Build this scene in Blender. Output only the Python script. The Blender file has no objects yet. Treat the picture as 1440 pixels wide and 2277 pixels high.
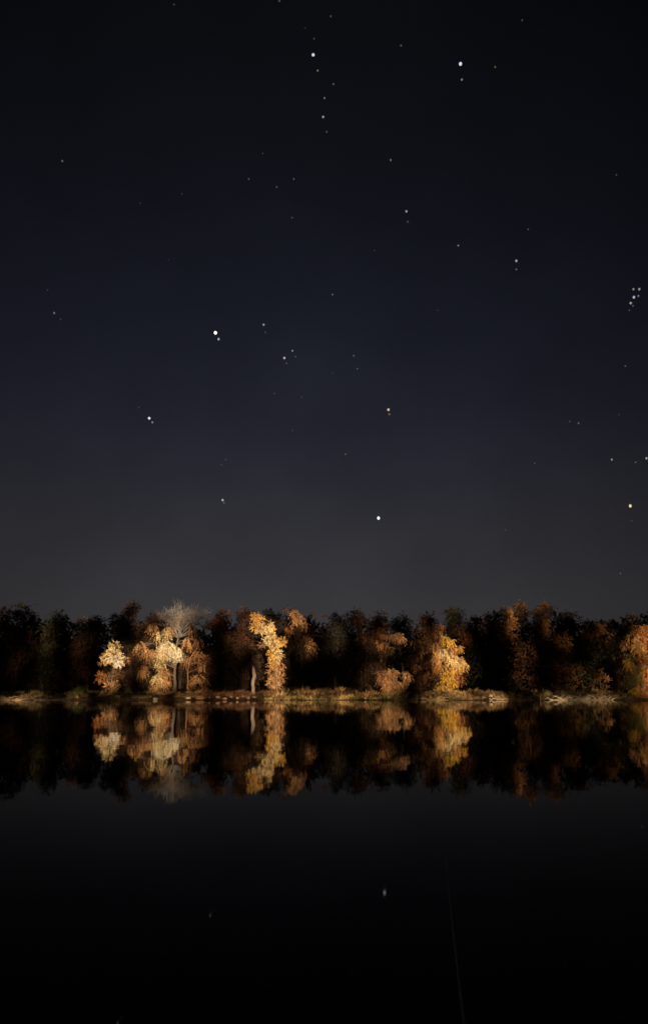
import bpy, math
import numpy as np
from mathutils import Vector

# ------------------------------------------------------------------ camera
scene = bpy.context.scene
PITCH = math.radians(12.95)
CAM_H = 0.8
F_PX, W_PX, H_PX = 1780.0, 1440.0, 2277.0
cam_data = bpy.data.cameras.new('camera')
cam_data.sensor_fit = 'VERTICAL'
cam_data.sensor_height = 24.0
cam_data.lens = 24.0 * F_PX / H_PX
cam_data.clip_start = 0.05
cam_data.clip_end = 20000.0
cam = bpy.data.objects.new('camera', cam_data)
scene.collection.objects.link(cam)
cam.location = (0, 0, CAM_H)
cam.rotation_euler = (math.pi / 2 + PITCH, 0, 0)
scene.camera = cam

# ------------------------------------------------------------------ light
SUN_ELEV = math.radians(1.5)
SUN_AZ = math.radians(9.0)         # to the right, behind the camera
LIGHT = Vector((-math.sin(SUN_AZ), math.cos(SUN_AZ), -math.tan(SUN_ELEV))).normalized()

world = bpy.data.worlds.new('World')
scene.world = world
world.use_nodes = True
nt = world.node_tree
nt.nodes.clear()
N = nt.nodes.new
Lk = nt.links.new
out = N('ShaderNodeOutputWorld')
bg_sky = N('ShaderNodeBackground')
sky = N('ShaderNodeTexSky')
sky.sky_type = 'NISHITA'
sky.sun_disc = False
sky.sun_elevation = SUN_ELEV
sky.sun_rotation = math.pi - SUN_AZ
Lk(sky.outputs[0], bg_sky.inputs[0])
bg_sky.inputs[1].default_value = 0.0001
# glow of distant towns along the horizon, fading to a blue black zenith
bg_glow = N('ShaderNodeBackground')
tc = N('ShaderNodeTexCoord')
sep = N('ShaderNodeSeparateXYZ')
Lk(tc.outputs['Generated'], sep.inputs[0])
ramp = N('ShaderNodeValToRGB')
cr = ramp.color_ramp
cr.interpolation = 'B_SPLINE'
stops = [(0.0, (0.0245, 0.0230, 0.0240)), (0.10, (0.0235, 0.0225, 0.0245)), (0.20, (0.0165, 0.0165, 0.0205)),
         (0.33, (0.0083, 0.0092, 0.0150)), (0.50, (0.0041, 0.0047, 0.0078)), (0.68, (0.0020, 0.0021, 0.0028)),
         (1.0, (0.0008, 0.0009, 0.0014))]
cr.elements[0].position = stops[0][0]; cr.elements[0].color = stops[0][1] + (1,)
cr.elements[1].position = stops[-1][0]; cr.elements[1].color = stops[-1][1] + (1,)
for p, c in stops[1:-1]:
    e = cr.elements.new(p); e.color = c + (1,)
Lk(sep.outputs['Z'], ramp.inputs[0])
# the glow dims away from one azimuth: lens vignette painted into the sky
flat = N('ShaderNodeVectorMath'); flat.operation = 'MULTIPLY'; flat.inputs[1].default_value = (1, 1, 0)
Lk(tc.outputs['Generated'], flat.inputs[0])
nrmz = N('ShaderNodeVectorMath'); nrmz.operation = 'NORMALIZE'
Lk(flat.outputs[0], nrmz.inputs[0])
dot = N('ShaderNodeVectorMath'); dot.operation = 'DOT_PRODUCT'
Lk(nrmz.outputs[0], dot.inputs[0])
dot.inputs[1].default_value = Vector((-0.06, 1.0, 0)).normalized()
clampd = N('ShaderNodeMath'); clampd.operation = 'MAXIMUM'; clampd.inputs[1].default_value = 0.0
Lk(dot.outputs['Value'], clampd.inputs[0])
powr = N('ShaderNodeMath'); powr.operation = 'POWER'; powr.inputs[1].default_value = 7.0
Lk(clampd.outputs[0], powr.inputs[0])
mr = N('ShaderNodeMapRange')
mr.inputs['To Min'].default_value = 0.18; mr.inputs['To Max'].default_value = 0.90
Lk(powr.outputs[0], mr.inputs['Value'])
noi = N('ShaderNodeTexNoise'); noi.inputs['Scale'].default_value = 7.0; noi.inputs['Detail'].default_value = 5.0
Lk(tc.outputs['Generated'], noi.inputs['Vector'])
mr2 = N('ShaderNodeMapRange'); mr2.inputs['To Min'].default_value = 0.74; mr2.inputs['To Max'].default_value = 1.26
Lk(noi.outputs['Fac'], mr2.inputs['Value'])
mul = N('ShaderNodeMath'); mul.operation = 'MULTIPLY'
Lk(mr.outputs[0], mul.inputs[0]); Lk(mr2.outputs[0], mul.inputs[1])
Lk(ramp.outputs[0], bg_glow.inputs[0]); Lk(mul.outputs[0], bg_glow.inputs[1])
add = N('ShaderNodeAddShader')
Lk(bg_sky.outputs[0], add.inputs[0]); Lk(bg_glow.outputs[0], add.inputs[1])
Lk(add.outputs[0], out.inputs[0])

sun_data = bpy.data.lights.new('sun', 'SUN')
sun_data.energy = 5.0
sun_data.angle = math.radians(0.8)
sun_data.color = (1.0, 0.69, 0.40)
sun = bpy.data.objects.new('sun', sun_data)
scene.collection.objects.link(sun)
sun.rotation_euler = LIGHT.to_track_quat('-Z', 'Y').to_euler()
sun.location = (15, -120, 12)

vs = scene.view_settings
vs.view_transform = 'Standard'
vs.look = 'None'
vs.exposure = 0.95
vs.gamma = 1.0
vs.use_curve_mapping = False
scene.render.engine = 'CYCLES'
scene.cycles.use_denoising = True
scene.cycles.filter_width = 1.6
scene.cycles.max_bounces = 5
scene.cycles.sample_clamp_indirect = 4.0

# ------------------------------------------------------------------ helpers
CO, SI = math.cos(PITCH), math.sin(PITCH)
def at(px, py, Y):
    vx, vy, vz = px - W_PX / 2, H_PX / 2 - py, F_PX
    f = vz * CO - vy * SI
    return np.array([vx / f * Y, Y, CAM_H + (vy * CO + vz * SI) / f * Y])
def pix(P):
    x, y, z = P[..., 0], P[..., 1], P[..., 2] - CAM_H
    vz = y * CO + z * SI; vy = -y * SI + z * CO
    return W_PX / 2 + F_PX * x / vz, H_PX / 2 - F_PX * vy / vz
def srgb(r, g, b):
    return tuple(((v / 255 + 0.055) / 1.055) ** 2.4 if v > 10 else v / 255 / 12.92 for v in (r, g, b))

class MB:
    """collects verts, quads and a tint per vertex and links them as one mesh object"""
    def __init__(self):
        self.v, self.f, self.c, self.n = [], [], [], 0
    def add(self, v, f, c):
        v = np.asarray(v, float).reshape(-1, 3); f = np.asarray(f, int).reshape(-1, 4)
        c = np.asarray(c, float)
        if c.ndim == 1: c = np.tile(c[:3], (len(v), 1))
        self.v.append(v); self.f.append(f + self.n); self.c.append(c[:, :3]); self.n += len(v)
    def tube(self, pts, rad, sides=6, c=(0.1, 0.1, 0.1)):
        pts = np.asarray(pts, float); rad = np.asarray(rad, float)
        m = len(pts); t = np.gradient(pts, axis=0)
        t /= np.linalg.norm(t, axis=1, keepdims=True) + 1e-9
        ref = np.array([0.13, 0.99, 0.07]) if abs(t[0][1]) < 0.9 else np.array([0.99, 0.05, 0.1])
        u = np.cross(t, ref); u /= np.linalg.norm(u, axis=1, keepdims=True) + 1e-9
        w = np.cross(t, u)
        a = np.arange(sides) * 2 * np.pi / sides
        ring = u[:, None, :] * np.cos(a)[None, :, None] + w[:, None, :] * np.sin(a)[None, :, None]
        v = pts[:, None, :] + ring * rad[:, None, None]
        i = np.arange(m - 1)[:, None] * sides; j = np.arange(sides)[None, :]; k = (j + 1) % sides
        f = np.stack([i + j, i + k, i + sides + k, i + sides + j], -1).reshape(-1, 4)
        v = v.reshape(-1, 3)
        # end caps as thin quads to a centre vertex
        nv = len(v)
        v = np.vstack([v, pts[0], pts[-1]])
        cap = []
        for q in range(0, sides - 1, 2):
            cap.append([nv, (q + 2) % sides, q + 1, q])
            b = (m - 1) * sides
            cap.append([nv + 1, b + q, b + q + 1, b + (q + 2) % sides])
        self.add(v, np.vstack([f, cap]), c)
    def leaves(self, P, D, Ln, Wd, C, rng):
        n = len(P)
        if n == 0: return
        D = D / (np.linalg.norm(D, axis=1, keepdims=True) + 1e-9)
        R = rng.normal(size=(n, 3)); S = np.cross(D, R); S /= np.linalg.norm(S, axis=1, keepdims=True) + 1e-9
        Ln = np.broadcast_to(np.asarray(Ln, float), (n,))[:, None]; Wd = np.broadcast_to(np.asarray(Wd, float), (n,))[:, None]
        nrm = np.cross(D, S)
        v = np.stack([P, P + D * Ln * .45 + S * Wd * .5 + nrm * Ln * .08, P + D * Ln, P + D * Ln * .45 - S * Wd * .5 + nrm * Ln * .08], 1)
        f = np.arange(4 * n).reshape(n, 4)
        self.add(v.reshape(-1, 3), f, np.repeat(C, 4, axis=0))
    def build(self, name, mat, parent=None, smooth=False, origin=(0, 0, 0)):
        v = np.vstack(self.v) - np.asarray(origin); f = np.vstack(self.f); c = np.vstack(self.c)
        me = bpy.data.meshes.new(name)
        me.vertices.add(len(v)); me.vertices.foreach_set('co', v.astype(np.float32).ravel())
        me.loops.add(f.size); me.loops.foreach_set('vertex_index', f.astype(np.int32).ravel())
        me.polygons.add(len(f)); me.polygons.foreach_set('loop_start', (np.arange(len(f)) * 4).astype(np.int32))
        me.update(calc_edges=True)
        if smooth: me.polygons.foreach_set('use_smooth', np.ones(len(f), bool))
        at_ = me.attributes.new('tint', 'FLOAT_COLOR', 'POINT')
        at_.data.foreach_set('color', np.hstack([c, np.ones((len(c), 1))]).astype(np.float32).ravel())
        me.materials.append(mat); me.validate()
        o = bpy.data.objects.new(name, me)
        scene.collection.objects.link(o)
        if parent is not None:
            o.parent = parent
        else:
            o.location = origin
        return o

def tag(o, label=None, cat=None, group=None, kind=None):
    if label: o['label'] = label
    if cat: o['category'] = cat
    if group: o['group'] = group
    if kind: o['kind'] = kind
    return o
def empty(name, loc, label, cat, group=None):
    o = bpy.data.objects.new(name, None); o.empty_display_size = 0.3
    scene.collection.objects.link(o); o.location = loc
    return tag(o, label, cat, group)

# ------------------------------------------------------------------ materials
def material(name, rough=0.7, spec=0.3, transl=0.0, nscale=3.0, lo=0.75, hi=1.25, bump=0.0, bscale=20.0, base=None, metallic=0.0):
    m = bpy.data.materials.new(name); m.use_nodes = True
    t = m.node_tree; t.nodes.clear(); n = t.nodes.new; l = t.links.new
    o = n('ShaderNodeOutputMaterial'); p = n('ShaderNodeBsdfPrincipled')
    p.inputs['Roughness'].default_value = rough; p.inputs['Specular IOR Level'].default_value = spec
    p.inputs['Metallic'].default_value = metallic
    if base is None:
        a = n('ShaderNodeAttribute'); a.attribute_name = 'tint'; src = a.outputs['Color']
    else:
        a = n('ShaderNodeRGB'); a.outputs[0].default_value = tuple(base) + (1,); src = a.outputs[0]
    geo = n('ShaderNodeNewGeometry')
    z = n('ShaderNodeTexNoise'); z.inputs['Scale'].default_value = nscale; z.inputs['Detail'].default_value = 4
    l(geo.outputs['Position'], z.inputs['Vector'])
    r = n('ShaderNodeMapRange'); r.inputs['From Min'].default_value = .25; r.inputs['From Max'].default_value = .75
    r.inputs['To Min'].default_value = lo; r.inputs['To Max'].default_value = hi
    l(z.outputs['Fac'], r.inputs['Value'])
    mx = n('ShaderNodeVectorMath'); mx.operation = 'SCALE'
    l(src, mx.inputs[0]); l(r.outputs[0], mx.inputs['Scale'])
    l(mx.outputs[0], p.inputs['Base Color'])
    if bump:
        z2 = n('ShaderNodeTexNoise'); z2.inputs['Scale'].default_value = bscale; z2.inputs['Detail'].default_value = 6
        l(geo.outputs['Position'], z2.inputs['Vector'])
        b = n('ShaderNodeBump'); b.inputs['Strength'].default_value = bump; b.inputs['Distance'].default_value = 0.1
        l(z2.outputs['Fac'], b.inputs['Height']); l(b.outputs[0], p.inputs['Normal'])
    if transl:
        tr = n('ShaderNodeBsdfTranslucent'); l(mx.outputs[0], tr.inputs['Color'])
        ms = n('ShaderNodeMixShader'); ms.inputs[0].default_value = transl
        l(p.outputs[0], ms.inputs[1]); l(tr.outputs[0], ms.inputs[2]); l(ms.outputs[0], o.inputs[0])
    else:
        l(p.outputs[0], o.inputs[0])
    return m
M_LEAF = material('autumn_leaf', rough=.7, spec=.15, transl=.18, nscale=.8, lo=.8, hi=1.2)
M_BARK = material('bark', rough=.9, spec=.1, nscale=2.5, lo=.6, hi=1.3, bump=.6, bscale=9)
M_GROUND = material('bank_earth', rough=.95, spec=.05, nscale=1.6, lo=.3, hi=1.7, bump=.9, bscale=3)
M_GRASS = material('dry_grass', rough=.8, spec=.1, transl=.15, nscale=.5, lo=.6, hi=1.3)
M_STONE = material('shore_stone', rough=.85, spec=.2, nscale=4, lo=.6, hi=1.3, bump=.5, bscale=12)
M_WOOD = material('weathered_wood', rough=.9, spec=.1, nscale=5, lo=.6, hi=1.3, bump=.4, bscale=20)

def water_material():
    m = bpy.data.materials.new('still_water'); m.use_nodes = True
    t = m.node_tree; t.nodes.clear(); n = t.nodes.new; l = t.links.new
    o = n('ShaderNodeOutputMaterial'); p = n('ShaderNodeBsdfPrincipled')
    p.inputs['Base Color'].default_value = (0.003, 0.004, 0.005, 1)
    p.inputs['Roughness'].default_value = 0.022
    p.inputs['IOR'].default_value = 1.045      # wavelets tip the surface: less mirror than flat water
    geo = n('ShaderNodeNewGeometry')
    mp = n('ShaderNodeMapping'); mp.inputs['Scale'].default_value = (0.9, 0.35, 1)
    l(geo.outputs['Position'], mp.inputs[0])
    z = n('ShaderNodeTexNoise'); z.inputs['Scale'].default_value = 0.8; z.inputs['Detail'].default_value = 3
    l(mp.outputs[0], z.inputs['Vector'])
    b = n('ShaderNodeBump'); b.inputs['Strength'].default_value = 1.0; b.inputs['Distance'].default_value = 0.005
    l(z.outputs['Fac'], b.inputs['Height']); l(b.outputs[0], p.inputs['Normal'])
    l(p.outputs[0], o.inputs[0])
    return m

# ------------------------------------------------------------------ setting
def shore_y(x):
    return 165 + 1.1 * np.sin(x * .09 + 1.0) + .6 * np.sin(x * .31) - 3.4 * np.exp(-((x - 27) / 9.0) ** 2)
def ground_z(x, y):
    d = y - shore_y(x)
    z = np.interp(d, [-12, -3, 0, 1.2, 3.5, 7, 20, 140, 3000], [-1.5, -.45, 0, .35, 1.0, 1.75, 2.3, 4.0, 8.0])
    z = z * (1 + np.where(d > 0, .10 * np.sin(x * .23 + 2) + .08 * np.sin(x * .61), 0) * np.exp(-np.maximum(d, 0) / 9))
    return z + np.where(d > .5, .12 * np.sin(x * .8 + y * .5) + .1 * np.sin(x * 1.9 - y * .8), 0) * np.clip(d, 0, 1)
def sheet(name, xs, ys, fz, mat, col):
    X, Y = np.meshgrid(xs, ys)
    Z = fz(X, Y); nx = len(xs)
    v = np.stack([X, Y, Z], -1).reshape(-1, 3)
    i, j = np.meshgrid(np.arange(len(ys) - 1), np.arange(nx - 1), indexing='ij')
    a = i * nx + j
    f = np.stack([a, a + 1, a + nx + 1, a + nx], -1).reshape(-1, 4)
    b = MB(); b.add(v, f, col(v) if callable(col) else col)
    return tag(b.build(name, mat, smooth=True), kind='structure')
xs = np.concatenate([[-3000, -1200, -500, -250], np.arange(-140, 140.1, .7), [250, 500, 1200, 3000]])
ys = np.concatenate([np.arange(153, 178, .4), [179, 181, 184, 188, 195, 205, 225, 260, 330, 500, 1000, 3000]])
def bank_col(v):
    d = v[:, 1] - shore_y(v[:, 0])
    k = np.clip(d / 2.0, 0, 1)[:, None]
    return np.array([.08, .056, .036]) * (1 - k) + np.array([.045, .034, .022]) * k
sheet('far_bank_ground', xs, ys, ground_z, M_GROUND, bank_col)
def near_z(x, y):
    return np.interp(-y, [-9, -3, -1.25, -.5, 1, 25, 150, 3000], [-1.5, -.5, 0, .13, .2, 1.4, 3.0, 8]) + .02 * np.sin(x * 3 + y * 2)
xs2 = np.concatenate([[-3000, -500, -150], np.arange(-60, -6, 3), np.arange(-6, 6, .3), np.arange(6, 61, 3), [150, 500, 3000]])
ys2 = np.concatenate([[-3000, -600, -150, -80], np.arange(-60, -6, 3), np.arange(-6, 9.1, .25)])
sheet('near_bank_ground', xs2, ys2, near_z, M_GROUND, np.array([.05, .042, .03]))
wb = MB()
wb.add([(-3000, -1, 0), (3000, -1, 0), (3000, 190, 0), (-3000, 190, 0)], [[0, 1, 2, 3]], (0, 0, 0))
tag(wb.build('water', water_material()), kind='structure')

# ------------------------------------------------------------------ foliage
def sprays(mb, centre, rad, n, col, rng, leaf=.34, length=1.1, droop=.6, k=7, shell=.45, jit=.16, wid=.5, spread=.07):
    """n twigs of k leaves spread through an ellipsoid, arching outward and down"""
    c = np.asarray(centre, float); r = np.asarray(rad, float)
    d = rng.normal(size=(n, 3)); d /= np.linalg.norm(d, axis=1, keepdims=True)
    q = d * (rng.uniform(shell, 1, (n, 1)) ** .7)
    P0 = c + q * r
    D = d * .7 + rng.normal(size=(n, 3)) * .45; D[:, 2] -= droop * .5
    D /= np.linalg.norm(D, axis=1, keepdims=True)
    Ls = rng.uniform(.6, 1.3, (n, 1)) * length
    s = (np.arange(k) + .5)[None, :, None] / k
    P = P0[:, None, :] + D[:, None, :] * Ls[:, None, :] * s
    P[..., 2] -= (droop * .55 * Ls * s[..., 0] ** 2)
    T = np.repeat(D[:, None, :], k, 1).copy(); T[..., 2] -= droop * s[..., 0] * 1.0
    T = T + rng.normal(size=T.shape) * .55
    P = P.reshape(-1, 3); T = T.reshape(-1, 3)
    P += rng.normal(size=P.shape) * length * spread
    tw = np.clip(1 + rng.normal(size=(n, 1, 1)) * jit, .5, 1.6) * np.ones((n, k, 1))
    C = np.asarray(col)[None, :] * tw.reshape(-1, 1) * np.clip(1 + rng.normal(size=(n * k, 3)) * .07, .6, 1.4)
    Ls2 = leaf * rng.uniform(.6, 1.35, len(P))
    mb.leaves(P, T, Ls2, Ls2 * wid, np.clip(C, .005, .85), rng)

def limb_path(a, b, rng, sag=.12, m=6):
    a = np.asarray(a, float); b = np.asarray(b, float)
    s = np.linspace(0, 1, m)[:, None]
    L = np.linalg.norm(b - a)
    p = a + (b - a) * s
    p[:, 2:] += np.sin(s * np.pi) * L * sag
    p[1:-1] += rng.normal(size=(m - 2, 3)) * L * .035
    return p

def trunk_mesh(mb, pts, r0, rng, c, sides=8, tip=.18):
    """tapered trunk through the given points with a flared foot"""
    pts = np.asarray(pts, float)
    s = np.linspace(0, len(pts) - 1, 12)
    q = np.stack([np.interp(s, np.arange(len(pts)), pts[:, i]) for i in range(3)], 1)
    q[1:-1, :2] += rng.normal(size=(10, 2)) * r0 * .18
    t = np.linspace(0, 1, 12)
    rad = r0 * (1 - (1 - tip) * t) ; rad[0] *= 1.45; rad[1] *= 1.08
    mb.tube(q, rad, sides, c)
    return q, rad

def lit_tree(name, label, Y, base_px, path_px, clumps, leafcol, bark=(.16, .13, .1), r0=.25, seed=1, group=None,
             leaf=.34, droop=.6, length=.75, twigs=None, sink=.25, dens=1.15):
    """a tree at distance Y. path_px: trunk points in the photo above its foot; clumps: (px, py, rx, rz, n, tint) leaf masses"""
    rng = np.random.default_rng(seed)
    b = at(base_px, 1548, Y); gz = float(ground_z(b[0], Y))
    root = empty(name, (b[0], Y, gz), label, 'tree', group)
    org = (b[0], Y, gz)
    pts = [np.array([b[0], Y, gz - sink])] + [at(x, y, Y) + np.array([0, rng.normal() * .3, 0]) for x, y in path_px]
    tb = MB(); q, rad = trunk_mesh(tb, pts, r0, rng, bark)
    cb = MB()
    for (px, py, rx, rz, n, tint) in clumps:
        c = at(px, py, Y) + np.array([0, rng.uniform(-1, 1) * min(2.0, rx * Y / F_PX * .6), 0])
        R = np.array([rx, (rx + rz) * .45, rz]) * Y / F_PX * .66
        i = int(np.argmin(np.linalg.norm(q - c, axis=1) + np.maximum(0, q[:, 2] - c[2] + .2) * 1.5))
        p = limb_path(q[i], c, rng)
        tb.tube(p, np.linspace(min(rad[i] * .6, .16), .03, len(p)), 5, bark)
        for _ in range(5):
            e = c + rng.normal(size=3) * R * .6
            p2 = limb_path(p[-3], e, rng, m=4)
            tb.tube(p2, np.linspace(.045, .015, 4), 4, bark)
        col = np.array(tint if tint is not None else leafcol)
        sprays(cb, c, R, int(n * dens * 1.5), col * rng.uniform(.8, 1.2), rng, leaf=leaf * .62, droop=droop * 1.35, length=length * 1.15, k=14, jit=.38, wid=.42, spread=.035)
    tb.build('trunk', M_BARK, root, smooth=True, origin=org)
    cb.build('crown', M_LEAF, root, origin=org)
    if twigs:
        twb = MB()
        for (px, py, rx, rz, n, tint) in twigs:
            c = at(px, py, Y); R = np.array([rx, rx * .7, rz]) * Y / F_PX
            for _ in range(n):
                d = rng.normal(size=3); d[2] = abs(d[2]) * .62 + .05; d /= np.linalg.norm(d)
                e = c + d * R * rng.uniform(.6, 1.0)
                i = rng.integers(7, 12)
                mid = q[i] * .45 + e * .55; mid[2] = q[i][2] * .55 + e[2] * .45
                p = np.array([q[i], q[i] * .6 + mid * .4, mid, mid * .5 + e * .5 + [0, 0, .15], e])
                p[1:] += rng.normal(size=(4, 3)) * .18
                tc_ = np.array(tint) * rng.uniform(.6, 1.25)
                twb.tube(p, [.07, .055, .04, .028, .012], 4, tc_)
                for _k in range(11):
                    j = rng.uniform(1.6, 4); f_ = j - int(j); j = int(j)
                    a = p[j] * (1 - f_) + p[min(j + 1, 4)] * f_
                    e2 = a + (d * .5 + np.array([0, 0, .55]) + rng.normal(size=3) * .45) * rng.uniform(.5, 1.2)
                    twb.tube(np.array([a, (a + e2) / 2 + rng.normal(size=3) * .06, e2]), [.024, .018, .008], 3, tc_)
        twb.build('bare_twigs', M_BARK, root, origin=org)
    return root

def wood_tree(name, label, Y, px, top, width, col, seed, group=None, low=1525, shape='round', n=1000, leaf=.38, bark=(.07, .055, .045), gap=.0):
    """a tree of the dark wood: skyline top and width in the photo, crown from many leaf clumps"""
    rng = np.random.default_rng(seed)
    b = at(px, 1548, Y); gz = float(ground_z(b[0], Y))
    tp = at(px, top, Y); H = tp[2] - gz; Wm = width * Y / F_PX
    root = empty(name, (b[0], Y, gz), label, 'tree', group); org = (b[0], Y, gz)
    tb = MB(); cb = MB()
    lean = rng.normal() * .03 * H
    pts = [(b[0], Y, gz - .3), (b[0] + lean * .4, Y, gz + H * .35), (b[0] + lean, Y + .2, gz + H * .65), (tp[0], Y, gz + H * .9)]
    q, rad = trunk_mesh(tb, pts, .016 * H + .05, rng, bark)
    lowz = at(px, low, Y)[2] - gz
    m = 26
    for k in range(m):
        u = (k + .5) / m
        z = lowz + (H - lowz) * u
        if shape == 'round':  prof = math.sin(math.pi * min(1, .16 + u * .80)) ** .65
        elif shape == 'column': prof = (math.sin(math.pi * min(1, .12 + u * .83)) ** .4)
        else: prof = 1.05 - u * .85
        r = Wm * .5 * prof
        a = rng.uniform(0, 2 * math.pi); rr = r * rng.uniform(.15, .75)
        cl = Wm * rng.uniform(.16, .27) * (1.1 - .35 * u)
        c = np.array([b[0] + lean * u + math.cos(a) * rr, Y + math.sin(a) * rr * .8, gz + z])
        c[2] = min(c[2], gz + H - cl * .75)
        i = int(np.argmin(np.linalg.norm(q - c, axis=1) + np.maximum(0, q[:, 2] - c[2]) * 1.5))
        p = limb_path(q[i], c, rng); tb.tube(p, np.linspace(min(rad[i] * .55, .14), .03, len(p)), 4, bark)
        cc = np.array(col) * rng.uniform(.75, 1.25) * np.array([1 + rng.normal() * .1, 1, 1 + rng.normal() * .08])
        sprays(cb, c, (cl, cl, cl * rng.uniform(.75, 1.15)), int(n / m * rng.uniform(.7, 1.3) * (1 - gap)), cc, rng, leaf=leaf, length=1.2, droop=.45, k=7, jit=.14, shell=.2, wid=.62)
    tb.build('trunk', M_BARK, root, smooth=True, origin=org)
    cb.build('crown', M_LEAF, root, origin=org)
    return root

GOLD = (.66, .40, .12); PALE = (.76, .56, .30); CREAM = (.82, .74, .54); RUST = (.36, .17, .065); BROWN = (.27, .15, .075)
TAN = (.52, .31, .15); YEL = (.60, .38, .07); OLIVE = (.20, .17, .05)

# ---- the lit trees at the water's edge
lit_tree('small_gold_tree', 'small pale gold tree with reddish lower tuft, left of the grey-topped tree', 169, 248,
         [(249, 1515), (252, 1480), (258, 1430)],
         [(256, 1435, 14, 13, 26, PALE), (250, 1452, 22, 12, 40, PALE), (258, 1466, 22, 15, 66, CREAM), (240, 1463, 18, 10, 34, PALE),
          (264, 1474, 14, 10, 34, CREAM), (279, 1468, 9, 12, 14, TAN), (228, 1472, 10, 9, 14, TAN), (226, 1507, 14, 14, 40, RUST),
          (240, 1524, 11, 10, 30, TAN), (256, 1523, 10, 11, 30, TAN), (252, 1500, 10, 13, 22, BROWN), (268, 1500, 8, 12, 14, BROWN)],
         PALE, r0=.2, seed=11, leaf=.30, droop=.15, length=.65)
lit_tree('bare_topped_tree', 'big tree with bare grey twiggy top and bright cream hanging leaves', 172, 388,
         [(389, 1490), (392, 1440), (398, 1400), (402, 1368)],
         [(342, 1391, 15, 7, 24, TAN), (371, 1402, 11, 13, 30, PALE), (383, 1395, 7, 11, 16, TAN), (350, 1412, 7, 11, 14, PALE),
          (374, 1436, 26, 15, 80, CREAM), (385, 1445, 19, 17, 70, CREAM), (360, 1448, 16, 14, 50, PALE), (396, 1452, 11, 14, 30, CREAM),
          (315, 1434, 13, 8, 22, TAN), (332, 1450, 20, 11, 40, TAN), (318, 1487, 15, 12, 36, TAN), (325, 1470, 14, 8, 16, BROWN),
          (356, 1470, 14, 14, 30, PALE), (417, 1424, 8, 13, 20, TAN), (428, 1396, 8, 12, 14, TAN), (440, 1425, 13, 8, 14, BROWN),
          (416, 1465, 9, 14, 26, TAN), (365, 1366, 10, 5, 6, BROWN), (402, 1367, 8, 6, 12, TAN), (390, 1374, 7, 4, 6, TAN)],
         PALE, bark=(.12, .10, .08), r0=.38, seed=12, leaf=.33, droop=1.1, length=1.0,
         twigs=[(402, 1376, 74, 38, 120, (.26, .26, .28))])
lit_tree('gold_shrub_tree', 'low golden bushy tree at the foot of the grey-topped tree', 168, 356,
         [(356, 1530), (357, 1500)],
         [(352, 1510, 18, 16, 56, PALE), (365, 1492, 12, 12, 34, TAN), (366, 1520, 16, 12, 40, TAN), (346, 1526, 11, 8, 22, TAN), (374, 1504, 9, 10, 18, RUST)],
         TAN, r0=.12, seed=13, leaf=.30)
lit_tree('slim_brown_tree', 'slim orange-brown tree with arching clumps, just right of the grey-topped tree', 173, 418,
         [(417, 1500), (422, 1465), (440, 1440)],
         [(443, 1455, 14, 9, 24, TAN), (458, 1462, 9, 8, 14, BROWN), (449, 1478, 10, 13, 22, TAN), (433, 1466, 8, 8, 12, BROWN), (440, 1506, 16, 10, 26, TAN),
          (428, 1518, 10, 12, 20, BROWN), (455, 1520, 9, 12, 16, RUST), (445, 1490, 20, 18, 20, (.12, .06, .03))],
         BROWN, bark=(.36, .2, .1), r0=.2, seed=14, leaf=.32)
lit_tree('leaning_gold_tree', 'tall leaning golden tree, a column of bright leaves with its top bent left', 168, 616,
         [(615, 1520), (611, 1470), (606, 1425), (590, 1395), (576, 1372)],
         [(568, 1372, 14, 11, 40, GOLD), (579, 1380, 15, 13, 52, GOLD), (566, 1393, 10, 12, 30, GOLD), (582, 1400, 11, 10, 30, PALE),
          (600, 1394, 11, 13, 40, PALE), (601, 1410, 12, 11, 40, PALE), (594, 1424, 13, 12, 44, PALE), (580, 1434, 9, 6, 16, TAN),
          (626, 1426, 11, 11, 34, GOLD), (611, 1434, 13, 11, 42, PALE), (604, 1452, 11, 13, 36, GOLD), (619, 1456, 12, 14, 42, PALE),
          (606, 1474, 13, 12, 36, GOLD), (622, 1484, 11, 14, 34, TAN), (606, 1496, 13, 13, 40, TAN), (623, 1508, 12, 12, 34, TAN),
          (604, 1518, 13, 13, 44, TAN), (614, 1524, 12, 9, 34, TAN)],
         GOLD, r0=.22, seed=15, leaf=.31, droop=.2, length=.62)
lit_tree('brown_crowned_tree', 'brown-crowned tree with a few lit clumps, right of the leaning golden tree', 176, 672,
         [(671, 1480), (668, 1430), (664, 1380)],
         [(636, 1352, 7, 6, 12, TAN), (655, 1362, 12, 9, 34, TAN), (664, 1375, 15, 11, 50, (.46, .27, .14)), (678, 1388, 9, 8, 22, TAN), (653, 1380, 8, 8, 16, TAN),
          (643, 1398, 9, 9, 20, RUST), (683, 1422, 7, 11, 20, RUST), (691, 1434, 9, 12, 28, TAN), (686, 1452, 5, 8, 10, BROWN), (700, 1446, 7, 10, 14, BROWN),
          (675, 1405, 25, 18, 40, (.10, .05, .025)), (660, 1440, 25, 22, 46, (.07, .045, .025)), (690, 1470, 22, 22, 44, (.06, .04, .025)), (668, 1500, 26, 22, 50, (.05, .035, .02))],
         TAN, bark=(.05, .04, .03), r0=.22, seed=16, leaf=.36)
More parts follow.
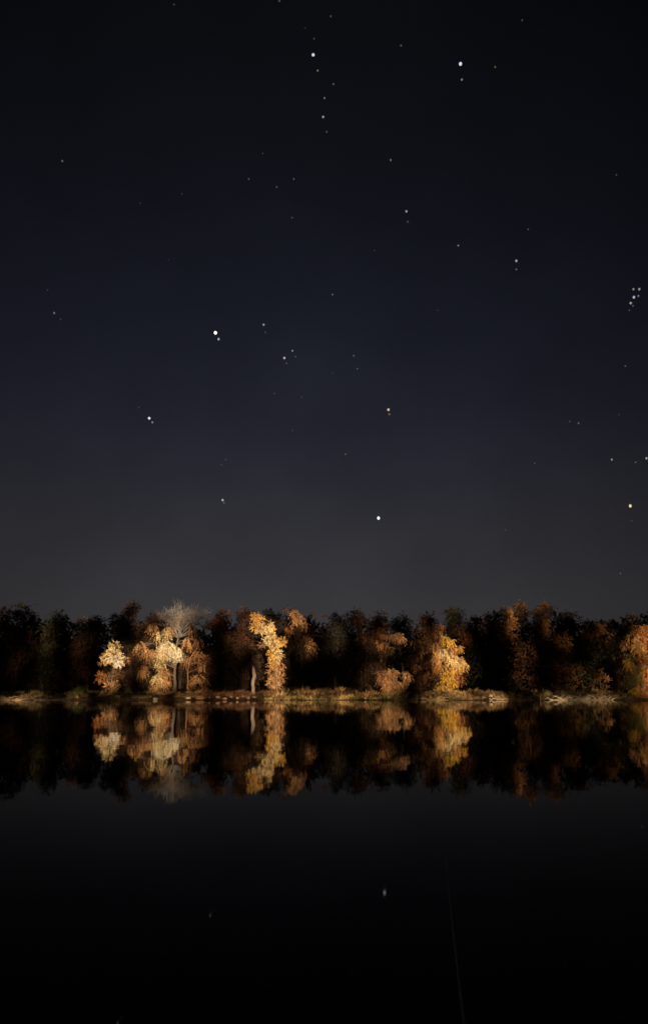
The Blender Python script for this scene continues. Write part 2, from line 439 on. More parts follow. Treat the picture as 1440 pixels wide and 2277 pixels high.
lit_tree('ring_crowned_tree', 'thin brown tree whose lit clumps ring a dark gap, left of the round golden tree', 175, 895,
         [(896, 1500), (892, 1460), (884, 1425)],
         [(879, 1413, 17, 9, 36, TAN), (891, 1417, 12, 9, 28, TAN), (864, 1412, 11, 8, 16, BROWN), (842, 1432, 6, 9, 14, RUST), (855, 1434, 9, 5, 12, BROWN),
          (849, 1456, 7, 4, 9, TAN), (870, 1443, 8, 5, 7, BROWN), (934, 1438, 5, 11, 12, BROWN), (921, 1428, 6, 5, 8, BROWN), (936, 1450, 4, 4, 6, TAN),
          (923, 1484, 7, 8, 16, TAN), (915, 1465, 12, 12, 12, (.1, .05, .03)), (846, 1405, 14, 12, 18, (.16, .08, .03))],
         TAN, bark=(.06, .045, .035), r0=.16, seed=17, leaf=.33)
lit_tree('tan_weeping_shrub', 'tan shrub tree of drooping leaves at the bank under the ring of lit clumps', 169, 872,
         [(872, 1525), (873, 1495)],
         [(872, 1492, 13, 11, 40, TAN), (866, 1510, 19, 14, 66, TAN), (884, 1522, 14, 10, 38, TAN), (860, 1526, 10, 8, 22, TAN), (905, 1500, 9, 12, 26, TAN), (848, 1502, 11, 20, 30, BROWN)],
         TAN, r0=.12, seed=18, leaf=.33, droop=1.1, length=1.0)
lit_tree('round_gold_tree', 'broad round golden tree at the shore, brightest on the right half', 168, 992,
         [(992, 1520), (988, 1480), (980, 1440), (974, 1400)],
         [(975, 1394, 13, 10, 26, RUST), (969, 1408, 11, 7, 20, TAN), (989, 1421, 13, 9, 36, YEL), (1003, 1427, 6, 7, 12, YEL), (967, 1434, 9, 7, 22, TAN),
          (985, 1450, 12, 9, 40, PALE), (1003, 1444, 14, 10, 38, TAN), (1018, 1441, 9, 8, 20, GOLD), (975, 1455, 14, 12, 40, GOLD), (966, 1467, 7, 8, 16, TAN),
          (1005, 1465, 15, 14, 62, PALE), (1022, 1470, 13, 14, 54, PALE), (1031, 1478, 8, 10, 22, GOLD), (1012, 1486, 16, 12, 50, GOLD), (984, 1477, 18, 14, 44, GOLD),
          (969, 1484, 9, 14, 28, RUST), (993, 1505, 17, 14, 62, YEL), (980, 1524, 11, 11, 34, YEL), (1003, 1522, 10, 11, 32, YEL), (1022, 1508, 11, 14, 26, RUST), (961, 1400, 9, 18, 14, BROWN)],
         GOLD, bark=(.08, .06, .045), r0=.26, seed=19, leaf=.33, droop=.8)
lit_tree('orange_gold_tree', 'tall orange and gold tree at the right edge of the wood, down to the water', 168, 1424,
         [(1424, 1520), (1422, 1470), (1420, 1410)],
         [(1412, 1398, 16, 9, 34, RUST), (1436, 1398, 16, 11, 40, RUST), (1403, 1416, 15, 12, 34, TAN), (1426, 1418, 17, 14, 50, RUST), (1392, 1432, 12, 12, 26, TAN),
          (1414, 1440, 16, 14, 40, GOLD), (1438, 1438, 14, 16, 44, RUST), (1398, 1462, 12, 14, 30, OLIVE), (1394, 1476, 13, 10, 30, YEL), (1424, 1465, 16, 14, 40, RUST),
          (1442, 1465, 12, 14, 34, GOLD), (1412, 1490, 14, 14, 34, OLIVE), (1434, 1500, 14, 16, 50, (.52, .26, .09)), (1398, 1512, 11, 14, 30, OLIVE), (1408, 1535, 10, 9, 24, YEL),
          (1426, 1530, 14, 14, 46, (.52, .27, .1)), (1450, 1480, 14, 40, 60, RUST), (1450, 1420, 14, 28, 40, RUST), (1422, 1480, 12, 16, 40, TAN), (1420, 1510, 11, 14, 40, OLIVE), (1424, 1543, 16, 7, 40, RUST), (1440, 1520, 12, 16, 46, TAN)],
         RUST, bark=(.08, .06, .045), r0=.26, seed=20, leaf=.36, dens=1.4)
lit_tree('dying_sapling', 'small reddish dying tree standing in the shallows before the orange tree', 163.5, 1334,
         [(1335, 1525), (1333, 1505), (1336, 1488)],
         [(1324, 1503, 8, 7, 18, RUST), (1318, 1520, 5, 9, 14, TAN), (1336, 1491, 5, 10, 10, BROWN), (1345, 1509, 9, 12, 16, BROWN), (1327, 1513, 5, 6, 8, TAN), (1342, 1526, 8, 9, 12, BROWN), (1333, 1536, 9, 5, 10, BROWN)],
         RUST, bark=(.42, .27, .17), r0=.09, seed=21, leaf=.27, length=.6, sink=.6, droop=.1)

# ---- dark wood behind: skyline trees
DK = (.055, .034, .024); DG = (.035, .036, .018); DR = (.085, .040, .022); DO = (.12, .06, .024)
wood = [
    (4, 1350, 90, DK, 182, 'round', 'dark tree at the left edge of the wood'),
    (46, 1344, 92, DG, 186, 'round', 'dark green round tree, second from the left edge of the wood'),
    (122, 1361, 84, DG, 184, 'round', 'dark olive tree left of centre between the left edge and the small gold tree'),
    (192, 1371, 80, DK, 183, 'round', 'dark low-topped tree just left of the small gold tree'),
    (250, 1366, 70, DK, 188, 'round', 'dark tree rising behind the small gold tree'),
    (284, 1338, 56, (.10, .055, .045), 193, 'round', 'dim pinkish tree top between the small gold tree and the grey-topped tree'),
    (332, 1364, 72, DK, 186, 'round', 'dark tree behind the left side of the grey-topped tree'),
    (400, 1368, 90, DK, 190, 'round', 'dark tree directly behind the grey-topped tree'),
    (478, 1357, 74, DR, 188, 'round', 'dark maroon tree right of the grey-topped tree'),
    (534, 1352, 70, DR, 186, 'round', 'dark maroon tree left of the leaning golden tree'),
    (600, 1356, 70, DK, 190, 'round', 'dark tree behind the leaning golden tree'),
    (648, 1362, 60, DK, 188, 'round', 'dark tree behind the brown-crowned tree'),
    (690, 1384, 60, DK, 189, 'round', 'dark tree filling the low dip of the skyline'),
    (744, 1366, 56, (.028, .026, .022), 178, 'column', 'black upright tree right of the skyline dip'),
    (800, 1356, 76, DR, 186, 'round', 'dark reddish tree right of the black upright tree'),
    (838, 1362, 60, DO, 184, 'round', 'dim brown tree above the ring of lit clumps'),
    (900, 1367, 80, DG, 188, 'round', 'dark green tree behind the ring of lit clumps'),
    (952, 1362, 60, DR, 187, 'round', 'dark red-brown tree between ring of clumps and round golden tree'),
    (1018, 1350, 56, DG, 190, 'round', 'dark tree rising behind the round golden tree'),
    (1060, 1376, 80, DR, 184, 'round', 'dark red-brown tree right of the round golden tree'),
    (1104, 1364, 60, DK, 189, 'round', 'dark tree left of the dim orange tree top'),
    (1132, 1352, 52, (.26, .13, .045), 186, 'round', 'tree with dim orange top on the right skyline'),
    (1174, 1339, 66, DR, 190, 'round', 'tall maroon tree, left of the two highest right skyline tops'),
    (1222, 1340, 66, DO, 187, 'round', 'tall brown tree, right of the two highest right skyline tops'),
    (1276, 1360, 72, DK, 188, 'round', 'dark tree right of the tall brown skyline tree'),
    (1330, 1379, 80, DO, 184, 'round', 'dim brown tree behind the small dying tree'),
    (1384, 1384, 74, DG, 188, 'round', 'dark green tree left of the orange and gold tree'),
    (1440, 1380, 80, DK, 190, 'round', 'dark tree behind the orange and gold tree'),
    (1510, 1372, 90, DK, 186, 'round', 'dark tree past the right edge of the wood'),
    (-70, 1355, 90, DK, 186, 'round', 'dark tree past the left edge of the wood'),
]
for i, (px, top, wd, col, Y, shp, lab) in enumerate(wood):
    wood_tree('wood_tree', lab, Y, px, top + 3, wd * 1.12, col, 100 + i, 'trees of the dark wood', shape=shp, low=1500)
# lower front trees of the wood, filling it down to the bank
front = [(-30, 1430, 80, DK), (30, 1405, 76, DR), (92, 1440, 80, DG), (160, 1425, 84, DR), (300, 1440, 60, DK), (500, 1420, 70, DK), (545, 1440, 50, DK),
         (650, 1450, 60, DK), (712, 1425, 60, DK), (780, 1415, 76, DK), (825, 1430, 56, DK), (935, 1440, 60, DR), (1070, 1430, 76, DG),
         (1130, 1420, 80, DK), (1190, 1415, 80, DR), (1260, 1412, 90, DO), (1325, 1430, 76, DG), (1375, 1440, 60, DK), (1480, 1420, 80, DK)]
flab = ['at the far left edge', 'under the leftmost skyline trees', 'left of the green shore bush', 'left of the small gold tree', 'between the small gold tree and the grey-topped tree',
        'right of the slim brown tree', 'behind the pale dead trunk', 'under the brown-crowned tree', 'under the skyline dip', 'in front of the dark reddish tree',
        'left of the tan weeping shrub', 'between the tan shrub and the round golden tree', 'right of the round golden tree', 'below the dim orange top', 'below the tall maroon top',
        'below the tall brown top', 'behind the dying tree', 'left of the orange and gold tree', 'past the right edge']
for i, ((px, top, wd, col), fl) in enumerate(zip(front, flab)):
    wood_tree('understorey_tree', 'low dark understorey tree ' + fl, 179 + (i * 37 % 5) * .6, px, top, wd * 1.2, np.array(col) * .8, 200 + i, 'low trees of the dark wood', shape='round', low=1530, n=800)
# the depth of the wood reads as one dark mass
rng = np.random.default_rng(5)
ub = MB()
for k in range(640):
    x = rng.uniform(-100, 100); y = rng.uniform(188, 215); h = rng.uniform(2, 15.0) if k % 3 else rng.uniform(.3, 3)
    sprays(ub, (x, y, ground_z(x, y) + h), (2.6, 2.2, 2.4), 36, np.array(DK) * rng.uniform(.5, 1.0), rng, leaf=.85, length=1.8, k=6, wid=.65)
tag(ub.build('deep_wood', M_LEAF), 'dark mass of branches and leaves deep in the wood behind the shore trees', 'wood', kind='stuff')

# ------------------------------------------------------------------ shore things
def bush(name, label, px, py, Y, rx, rz, n, col, seed, leaf=.2):
    rng = np.random.default_rng(seed)
    c = at(px, py, Y); gz = float(ground_z(c[0], Y)); org = (c[0], Y, gz)
    root = empty(name, org, label, 'bush')
    cb = MB(); tb = MB()
    R = np.array([rx, rx, rz]) * Y / F_PX
    for k in range(7):
        e = np.array([c[0], Y, gz]) + rng.normal(size=3) * R * .5; e[2] = gz + abs(e[2] - gz) + R[2] * .5
        tb.tube(limb_path((c[0], Y, gz - .1), e, rng, m=5), np.linspace(.03, .01, 5), 4, (.08, .06, .04))
        sprays(cb, e, R * .5, n // 7, col, rng, leaf=leaf, length=.45, k=6, droop=.2)
    tb.build('stems', M_BARK, root, origin=org); cb.build('foliage', M_LEAF, root, origin=org)
bush('green_bush', 'low dome-shaped dark green bush on the left bank', 176, 1537, 170, 13, 8, 120, (.10, .15, .045), 31)
bush('small_bush', 'tiny pale green bush right of the small gold tree', 285, 1530, 169, 5, 6, 60, (.30, .32, .14), 32)
bush('tussock_bush', 'low orange-brown bush beside the orange boulder', 452, 1541, 167.5, 7, 5, 60, (.30, .14, .07), 33)

# pale dead trunk
rng = np.random.default_rng(41)
b = at(563, 1533, 171); gz = float(ground_z(b[0], 171))
tb = MB()
q = np.array([at(564, 1550, 171) * [1, 1, 0] + [0, 0, gz - .3], at(562, 1522, 171), at(565, 1502, 171), at(563, 1486, 171), at(562, 1481, 171)])
s = np.linspace(0, 4, 13); q = np.stack([np.interp(s, range(5), q[:, i]) for i in range(3)], 1); q[1:-1] += rng.normal(size=(11, 3)) * .04
tb.tube(q, np.interp(s, range(5), [.42, .36, .42, .3, .08]), 9, (.40, .33, .28))
o = tag(tb.build('dead_trunk', M_WOOD, smooth=True, origin=(b[0], 171, gz)), 'pale broken dead tree trunk left of the leaning golden tree', 'tree trunk')

# red-brown snag standing in the water
tb = MB(); b = at(1200, 1556, 164)
p = np.array([(b[0] + .1, 164, -1.2), (b[0] + .06, 164, .3), tuple(at(1200, 1547, 164)), tuple(at(1199, 1541, 164)), tuple(at(1196, 1539.5, 164)), tuple(at(1190, 1542, 164))])
s = np.linspace(0, 5, 14); p = np.stack([np.interp(s, range(6), p[:, i]) for i in range(3)], 1)
tb.tube(p, np.interp(s, range(6), [.15, .14, .15, .16, .15, .07]), 7, (.44, .2, .14))
tag(tb.build('water_snag', M_WOOD, smooth=True, origin=(b[0], 164, 0)), 'crooked reddish snag sticking out of the water on the right', 'snag')

def brush_pile(name, label, cat, px0, px1, Y, n, h, col, seed, r=.05, wild=.5):
    rng = np.random.default_rng(seed); mb = MB()
    x0, x1 = at(px0, 1556, Y)[0], at(px1, 1556, Y)[0]; xm = (x0 + x1) / 2
    for k in range(n):
        x = rng.uniform(x0, x1); y = Y + rng.normal() * .7
        env = max(.2, 1 - abs(x - xm) / (x1 - x0) * 1.3)
        z = max(float(ground_z(x, y)), -.1)
        L = rng.uniform(.6, 2.4); a = rng.uniform(-1, 1)
        e = np.array([x + L * math.cos(a * .6) * rng.choice([-1, 1]), y + rng.normal() * .4, z + rng.uniform(.05, h) * env * (1 + wild * rng.random())])
        p = limb_path((x, y, z - .08), e, rng, sag=.1, m=6)
        mb.tube(p, np.linspace(r * rng.uniform(.6, 1.6), .015, 6), 5, np.array(col) * rng.uniform(.6, 1.3))
    gx = np.linspace(x0 - .6, x1 + .6, 14)
    mb.tube([(x, Y + .25 * math.sin(x), max(float(ground_z(x, Y)), -.1) + .05) for x in gx], np.linspace(.13, .06, 14), 6, np.array(col) * .7)
    return tag(mb.build(name, M_WOOD, origin=(xm, Y, 0)), label, cat)
brush_pile('driftwood_pile', 'tangled pale driftwood heap at the waterline right of the reddish snag', 'driftwood', 1228, 1302, 164.3, 60, 1.3, (.42, .36, .26), 51)
brush_pile('driftwood_pile', 'dense grey brush heap around the foot of the small dying tree', 'driftwood', 1312, 1358, 164.3, 46, 1.2, (.34, .27, .20), 52)
brush_pile('driftwood_pile', 'tangled pale brush heap at the waterline by the left edge', 'driftwood', -6, 40, 163, 50, 1.1, (.46, .34, .22), 53)
brush_pile('driftwood_pile', 'thin scatter of purplish twigs at the waterline left of the green bush', 'driftwood', 88, 150, 163.6, 34, .7, (.26, .2, .19), 54, r=.035)
brush_pile('driftwood_pile', 'upright mixed brush at the waterline left below the round golden tree', 'driftwood', 952, 984, 162.5, 40, 1.3, (.40, .3, .16), 55)
brush_pile('driftwood_pile', 'small dark tangle at the waterline under the leaning golden tree', 'driftwood', 590, 640, 165.5, 26, .6, (.24, .16, .1), 56, r=.04)

# stones along the shore
ORD = ['leftmost', 'second from left', 'third from left', 'fourth from left', 'middle', 'fourth from right', 'third from right', 'second from right', 'rightmost']
def stone(px, py, size, col, seed, label):
    rng = np.random.default_rng(seed)
    P = at(px, py, 166)
    x = P[0]; Y = float(shore_y(x)) + rng.uniform(.2, 2.2)
    x = x / 166 * Y; r = size * Y / F_PX
    mb = MB(); n1, n2 = 9, 12
    th = np.linspace(0.02, np.pi - .02, n1); ph = np.arange(n2) * 2 * np.pi / n2
    T, PH = np.meshgrid(th, ph, indexing='ij')
    d = np.stack([np.sin(T) * np.cos(PH), np.sin(T) * np.sin(PH), np.cos(T)], -1)
    bump = 1 + .16 * np.sin(d[..., 0] * 4 + seed) * np.cos(d[..., 1] * 5 + seed * 2) + .1 * np.sin(d[..., 2] * 7 + d[..., 0] * 6 + seed)
    v = d * bump[..., None] * np.array([r * rng.uniform(.9, 1.5), r * rng.uniform(.8, 1.1), r * rng.uniform(.6, .9)])
    i, j = np.meshgrid(np.arange(n1 - 1), np.arange(n2), indexing='ij')
    f = np.stack([i * n2 + j, (i + 1) * n2 + j, (i + 1) * n2 + (j + 1) % n2, i * n2 + (j + 1) % n2], -1).reshape(-1, 4)
    z = float(ground_z(x, Y)) + r * .35
    mb.add(v.reshape(-1, 3) + np.array([x, Y, z]), f, col)
    return tag(mb.build('shore_stone', M_STONE, smooth=True, origin=(x, Y, z)), label, 'stone', 'stones along the far shore')
ST = (.45, .36, .28)
stone(446, 1540, 7, (.62, .36, .2), 61, 'largest, orange-tinted boulder on the bank below the slim brown tree')
stone(484, 1541, 4, (.6, .5, .38), 62, 'single pale stone right of the orange boulder')
stone(420, 1540, 4, ST, 63, 'small grey stone just left of the orange boulder')
stone(432, 1541, 3.5, (.4, .3, .3), 64, 'small purplish stone touching the orange boulder')
stone(346, 1551, 4.5, (.34, .3, .27), 65, 'flat dim stone at the waterline below the grey-topped tree')
stone(262, 1549, 4, (.5, .44, .36), 66, 'lone pale stone at the waterline below the small gold tree')
sl = ' of nine small waterline stones between orange boulder and leaning golden tree'
for k, px in enumerate([466, 500, 514, 528, 541, 552, 566, 578, 590]):
    stone(px, 1548, 2.6 + (k * 7 % 4) * .5, np.array([.5, .34, .25]) * (.7 + (k * 5 % 6) * .09), 70 + k, ORD[k] + sl)
sl = ' of nine small waterline stones below the lit grassy bank'
for k, px in enumerate([640, 655, 664, 686, 700, 722, 745, 790, 812]):
    stone(px, 1550, 2.6 + (k * 3 % 4) * .6, np.array([.55, .45, .3]) * (.7 + (k * 5 % 6) * .09), 80 + k, ORD[k] + sl)
sl = ' of nine small stones on the spit below the round golden tree'
for k, px in enumerate([925, 940, 1018, 1032, 1046, 1060, 1072, 1090, 1106]):
    stone(px, 1550, 3 + (k * 3 % 4) * .7, np.array([.5, .36, .24]) * (.7 + (k * 5 % 6) * .09), 90 + k, ORD[k] + sl)

# fallen logs on the spit
def log(label, px0, py0, px1, py1, Y, r, col, seed):
    rng = np.random.default_rng(seed); mb = MB()
    a, b = at(px0, py0, Y), at(px1, py1, Y)
    for e in (a, b): e[2] = float(ground_z(e[0], Y)) + r * .8
    p = limb_path(a, b, rng, sag=0.0, m=9)
    mb.tube(p, np.linspace(r, r * .45, 9) * rng.uniform(.85, 1.15, 9), 8, col)
    for k in range(3):
        i = rng.integers(3, 8); mb.tube(limb_path(p[i], p[i] + np.array([rng.normal() * .3, -.2, rng.uniform(.3, .8)]), rng, m=4), [.06, .05, .04, .015], 5, col)
    return tag(mb.build('fallen_log', M_WOOD, smooth=True, origin=tuple(a)), label, 'log')
log('long pale fallen log on the spit below the round golden tree', 1050, 1542, 1124, 1549, 164.3, .2, (.38, .28, .18), 201)
log('short pale log at the very tip of the spit on the right', 1086, 1551, 1122, 1552, 161.9, .16, (.36, .29, .2), 202)

# dry grass on the far bank: more than anybody could count
rng = np.random.default_rng(77)
gb = MB()
def grass(n, px0, px1, d0, d1, hmin, hmax, col, jit=.25):
    m = max(8, n // 45)
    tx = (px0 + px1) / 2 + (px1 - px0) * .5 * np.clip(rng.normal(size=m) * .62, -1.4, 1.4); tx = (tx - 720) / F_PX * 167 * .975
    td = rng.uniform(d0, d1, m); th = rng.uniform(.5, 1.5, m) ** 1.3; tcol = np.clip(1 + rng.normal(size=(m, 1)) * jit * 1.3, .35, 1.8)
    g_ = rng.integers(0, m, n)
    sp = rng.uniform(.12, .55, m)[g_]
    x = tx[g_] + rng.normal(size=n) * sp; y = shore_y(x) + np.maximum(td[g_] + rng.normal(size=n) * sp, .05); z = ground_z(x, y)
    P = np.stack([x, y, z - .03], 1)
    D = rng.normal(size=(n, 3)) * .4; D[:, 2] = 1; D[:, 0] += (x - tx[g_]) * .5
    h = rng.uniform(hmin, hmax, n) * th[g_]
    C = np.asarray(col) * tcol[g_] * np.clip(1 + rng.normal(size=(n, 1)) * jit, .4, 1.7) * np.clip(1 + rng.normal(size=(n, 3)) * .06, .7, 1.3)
    gb.leaves(P, D, h, h * .13, C, rng)
STRAW = (.46, .34, .17)
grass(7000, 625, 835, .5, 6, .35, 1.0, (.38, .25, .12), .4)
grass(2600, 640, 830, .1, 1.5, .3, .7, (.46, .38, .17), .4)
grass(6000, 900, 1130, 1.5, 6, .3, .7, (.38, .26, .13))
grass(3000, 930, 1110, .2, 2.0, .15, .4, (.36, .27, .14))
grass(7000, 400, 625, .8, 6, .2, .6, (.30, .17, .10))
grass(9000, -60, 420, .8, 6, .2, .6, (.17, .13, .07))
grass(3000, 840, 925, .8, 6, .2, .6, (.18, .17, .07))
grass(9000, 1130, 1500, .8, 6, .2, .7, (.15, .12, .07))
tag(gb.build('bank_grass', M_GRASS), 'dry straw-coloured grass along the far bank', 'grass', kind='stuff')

# ------------------------------------------------------------------ added unseen trees behind the camera, crowns cut to shade the far shore
LIT = [(255, 1460, 36, 42, 1), (238, 1512, 32, 28, .92), (372, 1436, 72, 46, 1), (355, 1505, 42, 34, .95), (402, 1352, 84, 28, .85), (440, 1485, 34, 55, .75),
       (585, 1392, 44, 46, 1), (612, 1470, 34, 76, 1), (660, 1375, 34, 26, .9), (690, 1432, 22, 30, .85), (563, 1507, 14, 34, .8),
       (880, 1420, 50, 26, .85), (934, 1450, 16, 50, .6), (868, 1503, 44, 36, .92), (1003, 1475, 48, 66, 1), (976, 1405, 26, 28, .6), (1420, 1465, 54, 92, .75), (1128, 1368, 18, 20, .5),
       (1333, 1512, 22, 40, .9), (730, 1544, 105, 12, .7), (1025, 1543, 95, 11, .5), (500, 1545, 100, 10, .55), (1262, 1547, 60, 12, .6), (20, 1553, 36, 12, .3), (1200, 1546, 14, 14, .9),
       (10, 1430, 30, 20, .25), (1222, 1362, 26, 24, .2), (1335, 1415, 26, 20, .25), (808, 1362, 20, 10, .35), (835, 1385, 20, 20, .4), (284, 1342, 20, 10, .5), (690, 1500, 30, 25, .12)]
def light_gap(P):
    """share of light wanted where the shadow of a leaf at P falls on the far shore"""
    d = np.array(LIGHT); t = (170 - P[:, 1]) / d[1]
    px, py = pix(P + d * t[:, None])
    w = np.zeros(len(P))
    for cx, cy, rx, ry, s in LIT:
        q = np.sqrt(((px - cx) / rx) ** 2 + ((py - cy) / ry) ** 2)
        w = np.maximum(w, s * np.clip((1.25 - q) / .35, 0, 1))
    return w
def shade_tree(x, y, H, Wm, seed):
    rng = np.random.default_rng(seed)
    gz = float(near_z(x, y)); org = (x, y, gz)
    root = empty('added_shade_tree', org, 'added unseen tree behind the viewer, its crown cut to shade the far shore', 'tree', 'added shade trees')
    tb, cb, raw = MB(), MB(), MB()
    q, rad = trunk_mesh(tb, [(x, y, gz - .3), (x + rng.normal() * .3, y, gz + H * .4), (x + rng.normal() * .5, y, gz + H * .92)], .35, rng, (.07, .055, .045))
    m = 30
    for k in range(m):
        u = (k + .5) / m; z = gz + H * (.17 + .81 * u)
        r = Wm * .5 * (1 - .35 * u * u)
        a = rng.uniform(0, 2 * math.pi); rr = r * rng.uniform(.1, .9)
        c = np.array([x + math.cos(a) * rr, y + math.sin(a) * rr, z])
        i = int(np.argmin(np.linalg.norm(q - c, axis=1)))
        p = limb_path(q[i], c, rng)
        if light_gap(p).max() < .3: tb.tube(p, np.linspace(.1, .03, len(p)), 4, (.07, .055, .045))
        sprays(raw, c, (1.7, 1.7, 1.5), 62, np.array(DG) * rng.uniform(.7, 1.3), rng, leaf=.62, length=1.4, k=6, wid=.6)
    v = np.vstack(raw.v).reshape(-1, 4, 3); c = np.vstack(raw.c)
    keep = rng.random(len(v)) > light_gap(v.mean(1)) * 1.02  # leaves culled where their shadow would fall on the patches kept lit
    v = v[keep]; c = c.reshape(-1, 4, 3)[keep]
    cb.add(v.reshape(-1, 3), np.arange(len(v) * 4), c.reshape(-1, 3))
    tb.build('trunk', M_BARK, root, smooth=True, origin=org); cb.build('crown', M_LEAF, root, origin=org)
nx = 0
for k in range(27):
    x = 205 * math.tan(SUN_AZ) - 92 + k * 7.1
    shade_tree(x, -32 - (k * 5 % 3) * 4.5, 24.5 + (k * 7 % 5) * .8, 9.5, 300 + k)

# ------------------------------------------------------------------ fishing rod on its rests at the near edge
M_ROD = material('rod_blank', rough=.45, spec=.3, nscale=30, lo=.7, hi=1.2, base=(.42, .42, .34))
M_CORK = material('cork', rough=.9, spec=.1, nscale=60, lo=.6, hi=1.2, base=(.35, .22, .12))
M_METAL = material('dull_metal', rough=.5, spec=.4, nscale=20, lo=.8, hi=1.1, base=(.12, .12, .13), metallic=.8)
def rod_pt(y):
    return np.array([.237 + (y - 1.5) * .1253 - .012 * max(0, (y - .9)) * (3.0 - y) * .25, y, .2645 - (y - 1.5) * .0117])
rroot = empty('fishing_rod', tuple(rod_pt(-.6)), 'thin dark fishing rod pointing out over the water at lower right', 'fishing rod')
org = tuple(rod_pt(-.6))
ysr = np.linspace(.05, 3.05, 26)
mb = MB(); mb.tube([rod_pt(y) for y in ysr], np.interp(ysr, [0, 1.5, 3.05], [.0052, .0026, .0011]), 8, (0, 0, 0)); mb.build('blank', M_ROD, rroot, smooth=True, origin=org)
mb = MB(); ysr = np.linspace(-.6, .05, 10); mb.tube([rod_pt(y) for y in ysr], [.013, .014, .013, .012, .012, .010, .012, .013, .011, .007], 10, (0, 0, 0)); mb.build('handle', M_CORK, rroot, smooth=True, origin=org)
for y, r in ((.75, .010), (1.35, .007), (1.9, .005), (2.4, .004), (2.8, .003)):
    mb = MB(); c = rod_pt(y) - np.array([0, 0, r + .004]); a = np.linspace(0, 2 * math.pi, 13)
    mb.tube([c + np.array([math.cos(t) * r, 0, math.sin(t) * r]) for t in a], np.full(13, .0007), 4, (0, 0, 0)); mb.build('line_guide', M_METAL, rroot, origin=org)
mb = MB(); c = rod_pt(-.1)
mb.tube([c, c - np.array([0, 0, .03]), c - np.array([0, -.01, .055])], [.005, .005, .012], 8, (0, 0, 0))
mb.tube([c + np.array([0, -.03, -.06]), c + np.array([0, 0, -.06]), c + np.array([0, .03, -.06]), c + np.array([0, .05, -.06])], [.018, .02, .024, .021], 12, (0, 0, 0))
mb.tube([c + np.array([0, 0, -.06]), c + np.array([-.05, 0, -.06]), c + np.array([-.055, -.04, -.06])], [.004, .004, .006], 6, (0, 0, 0))
mb.build('reel', M_METAL, rroot, smooth=True, origin=org)
for y, lab in ((.95, 'metal rod rest at the water edge holding the rod shaft'), (-.35, 'metal rod rest on the near bank under the rod handle')):
    p = rod_pt(y); g = float(near_z(p[0], y)); rr = .018 if y < 0 else .009
    mb = MB(); mb.tube([(p[0], y, g - .1), (p[0], y, p[2] - rr - .008)], [.005, .005], 8, (0, 0, 0))
    a = np.linspace(math.pi * .95, math.pi * 2.05, 9)
    mb.tube([p + np.array([math.cos(t) * (rr + .006), 0, math.sin(t) * (rr + .004)]) for t in a], np.full(9, .004), 6, (0, 0, 0))
    tag(mb.build('rod_rest', M_METAL, origin=(p[0], y, g)), lab, 'rod rest')

# ------------------------------------------------------------------ stars
def star_mat(name, col):
    m = bpy.data.materials.new(name); m.use_nodes = True; t = m.node_tree; t.nodes.clear()
    e = t.nodes.new('ShaderNodeEmission'); o = t.nodes.new('ShaderNodeOutputMaterial')
    inf = t.nodes.new('ShaderNodeObjectInfo')
    cm = t.nodes.new('ShaderNodeVectorMath'); cm.operation = 'MULTIPLY'; cm.inputs[1].default_value = col
    t.links.new(inf.outputs['Color'], cm.inputs[0]); t.links.new(cm.outputs[0], e.inputs[0]); t.links.new(e.outputs[0], o.inputs[0])
    e.inputs[1].default_value = 1.0
    return m
SM = {'w': star_mat('white_starlight', (1, .98, .97)), 'b': star_mat('blue_starlight', (.72, .82, 1.0)), 'y': star_mat('amber_starlight', (1, .78, .5))}
smesh = {}
for kx, mm in SM.items():
    import bmesh
    bm = bmesh.new(); bmesh.ops.create_icosphere(bm, subdivisions=2, radius=1)
    me = bpy.data.meshes.new('star'); bm.to_mesh(me); bm.free(); me.materials.append(mm); smesh[kx] = me
NAMED = {
    (479, 740): 'brightest white star, left of centre in the sky', (486, 754): 'dim hand-shake ghost of the brightest star, added just under it',
    (696, 122): 'bright star highest at top centre of the sky', (1023, 142): 'bright bluish star at the upper right',
    (332, 930): 'bright white star at lower left, below the brightest one', (863, 911): 'warm star right of centre, midway down to the trees',
    (841, 1152): 'star low above the middle of the wood, mirrored in the water', (495, 1112): 'star low above the left part of the wood',
    (1400, 1125): 'amber star low at the right edge', (718, 260): 'bluish star in the column under the top centre star',
    (903, 470): 'white star in the upper middle, right of centre', (1147, 580): 'white star at right with a dim companion below',
    (632, 796): 'brighter star of the small triangle right of the brightest star', (586, 722): 'upper star right of the brightest star',
    (1408, 661): 'brightest blue star of the tight cluster at right edge', (1436, 1019): 'star cut by the right edge above the amber star',
}
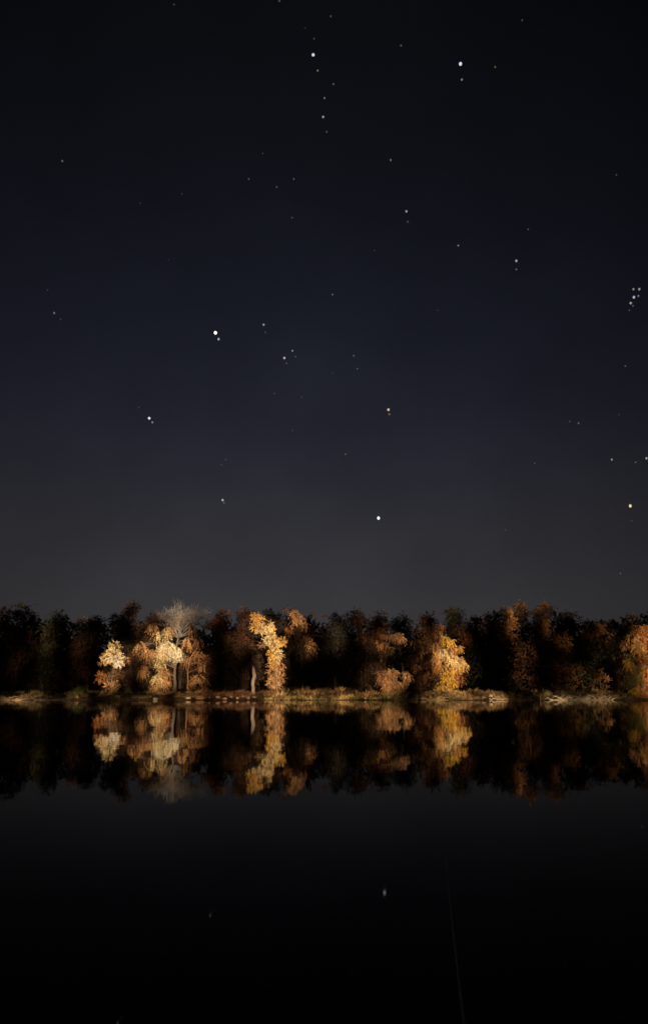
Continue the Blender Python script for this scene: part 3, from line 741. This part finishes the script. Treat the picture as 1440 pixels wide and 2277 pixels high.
STARS = [(696,122,.95,'b'),(706,157,.4,'y'),(1023,142,1.0,'b'),(1026,177,.42,'w'),(1100,149,.35,'y'),(718,260,.62,'b'),(721,218,.4,'w'),(741,187,.3,'w'),(726,293,.28,'w'),  # includes dim hand-shake ghosts set close under bright stars
 (735,36,.28,'w'),(698,86,.24,'w'),(678,62,.16,'y'),(891,101,.28,'w'),(621,2,.28,'w'),(387,10,.22,'w'),(1160,45,.24,'w'),(139,358,.34,'w'),(584,341,.24,'b'),(868,356,.4,'w'),
 (553,398,.34,'y'),(653,398,.3,'w'),(615,416,.32,'y'),(649,484,.26,'w'),(404,431,.2,'w'),(312,452,.18,'w'),(375,577,.18,'w'),(903,470,.6,'b'),(906,493,.3,'w'),
 (1018,546,.42,'w'),(1173,510,.3,'w'),(1369,389,.24,'y'),(1147,580,.62,'w'),(1147,599,.34,'w'),(832,557,.2,'w'),(739,655,.36,'w'),(106,645,.22,'y'),
 (121,696,.4,'w'),(135,710,.22,'w'),(479,740,1.2,'w'),(486,754,.68,'w'),(586,722,.58,'w'),(590,739,.26,'w'),(650,780,.48,'w'),(632,796,.68,'w'),(657,793,.3,'w'),(637,808,.3,'w'),
 (786,791,.32,'w'),(794,820,.32,'w'),(739,830,.2,'w'),(972,690,.2,'w'),(610,875,.25,'w'),(670,883,.25,'w'),(650,957,.22,'w'),(332,930,.92,'w'),(339,939,.5,'w'),(309,906,.25,'y'),
 (863,911,.85,'y'),(865,921,.42,'y'),(768,1010,.32,'w'),(502,1022,.26,'w'),(492,1033,.28,'y'),(495,1112,.66,'w'),(498,1118,.35,'w'),(841,1152,1.15,'b'),(1400,1125,1.0,'y'),
 (1403,1158,.26,'w'),(1359,1022,.5,'w'),(1412,1028,.32,'w'),(1436,1019,.6,'w'),(1389,814,.32,'w'),(1285,941,.38,'b'),(1266,937,.28,'w'),(1375,922,.22,'y'),
 (1188,1030,.28,'w'),(1123,1178,.24,'w'),(1378,1275,.3,'w'),(1407,643,.5,'w'),(1420,643,.55,'w'),(1408,661,.75,'b'),(1418,658,.45,'b'),(1401,674,.6,'w'),(1406,680,.3,'b'),(1398,690,.28,'b')]
NICK = {(479, 740): 'the brightest star', (696, 122): 'the top centre star', (1023, 142): 'the upper right bluish star', (332, 930): 'the lower left bright star',
        (863, 911): 'the warm mid-sky star', (841, 1152): 'the star mirrored in the water', (495, 1112): 'the low left star', (1400, 1125): 'the amber right star',
        (718, 260): 'the bluish column star', (903, 470): 'the upper middle white star', (1147, 580): 'the white paired star', (1408, 661): 'the tight cluster'}
USED = set()
def faint_label(x, y, L, kx):
    tone = {'w': 'white', 'b': 'bluish', 'y': 'amber'}[kx]
    dim = 'very faint' if L < .25 else ('faint' if L < .38 else 'small')
    for (nx_, ny_) in sorted(NICK, key=lambda q: math.hypot(q[0] - x, q[1] - y)):
        d = math.hypot(nx_ - x, ny_ - y); dx, dy = x - nx_, y - ny_
        far = 'just' if d < 45 else ('a little' if d < 130 else 'well')
        v = 'above' if dy < 0 else 'below'; h = 'left of' if dx < 0 else 'right of'
        pos = v if abs(dy) > 2.4 * abs(dx) else (h if abs(dx) > 2.4 * abs(dy) else v + ' and ' + h)
        lb = f'{dim} {tone} star {far} {pos} {NICK[(nx_, ny_)]}'
        if lb not in USED:
            USED.add(lb); return lb, 'stars in the night sky'
    return lb, 'stars in the night sky'
rs = np.random.default_rng(9)
for (x, y, L, kx) in STARS:
    R = 5000.0
    P = at(x, y, 1.0) - np.array([0, 0, CAM_H]); P = P / np.linalg.norm(P) * R + np.array([0, 0, CAM_H])
    o = bpy.data.objects.new('star', smesh[kx]); scene.collection.objects.link(o)
    o.location = P
    r = (1.15 + 1.75 * min(L, 1.1)) / F_PX * R
    o.scale = (r * rs.uniform(.8, 1.05), r, r * rs.uniform(.9, 1.25))
    lum = (min(L, 1.0) ** 2.0 * .9 + max(0, L - 1) * 6) * .56
    o.color = (lum, lum, lum, 1)
    if (x, y) in NAMED: tag(o, NAMED[(x, y)], 'star', 'stars in the night sky')
    else:
        lb, gr = faint_label(x, y, L, kx); tag(o, lb, 'star', gr)
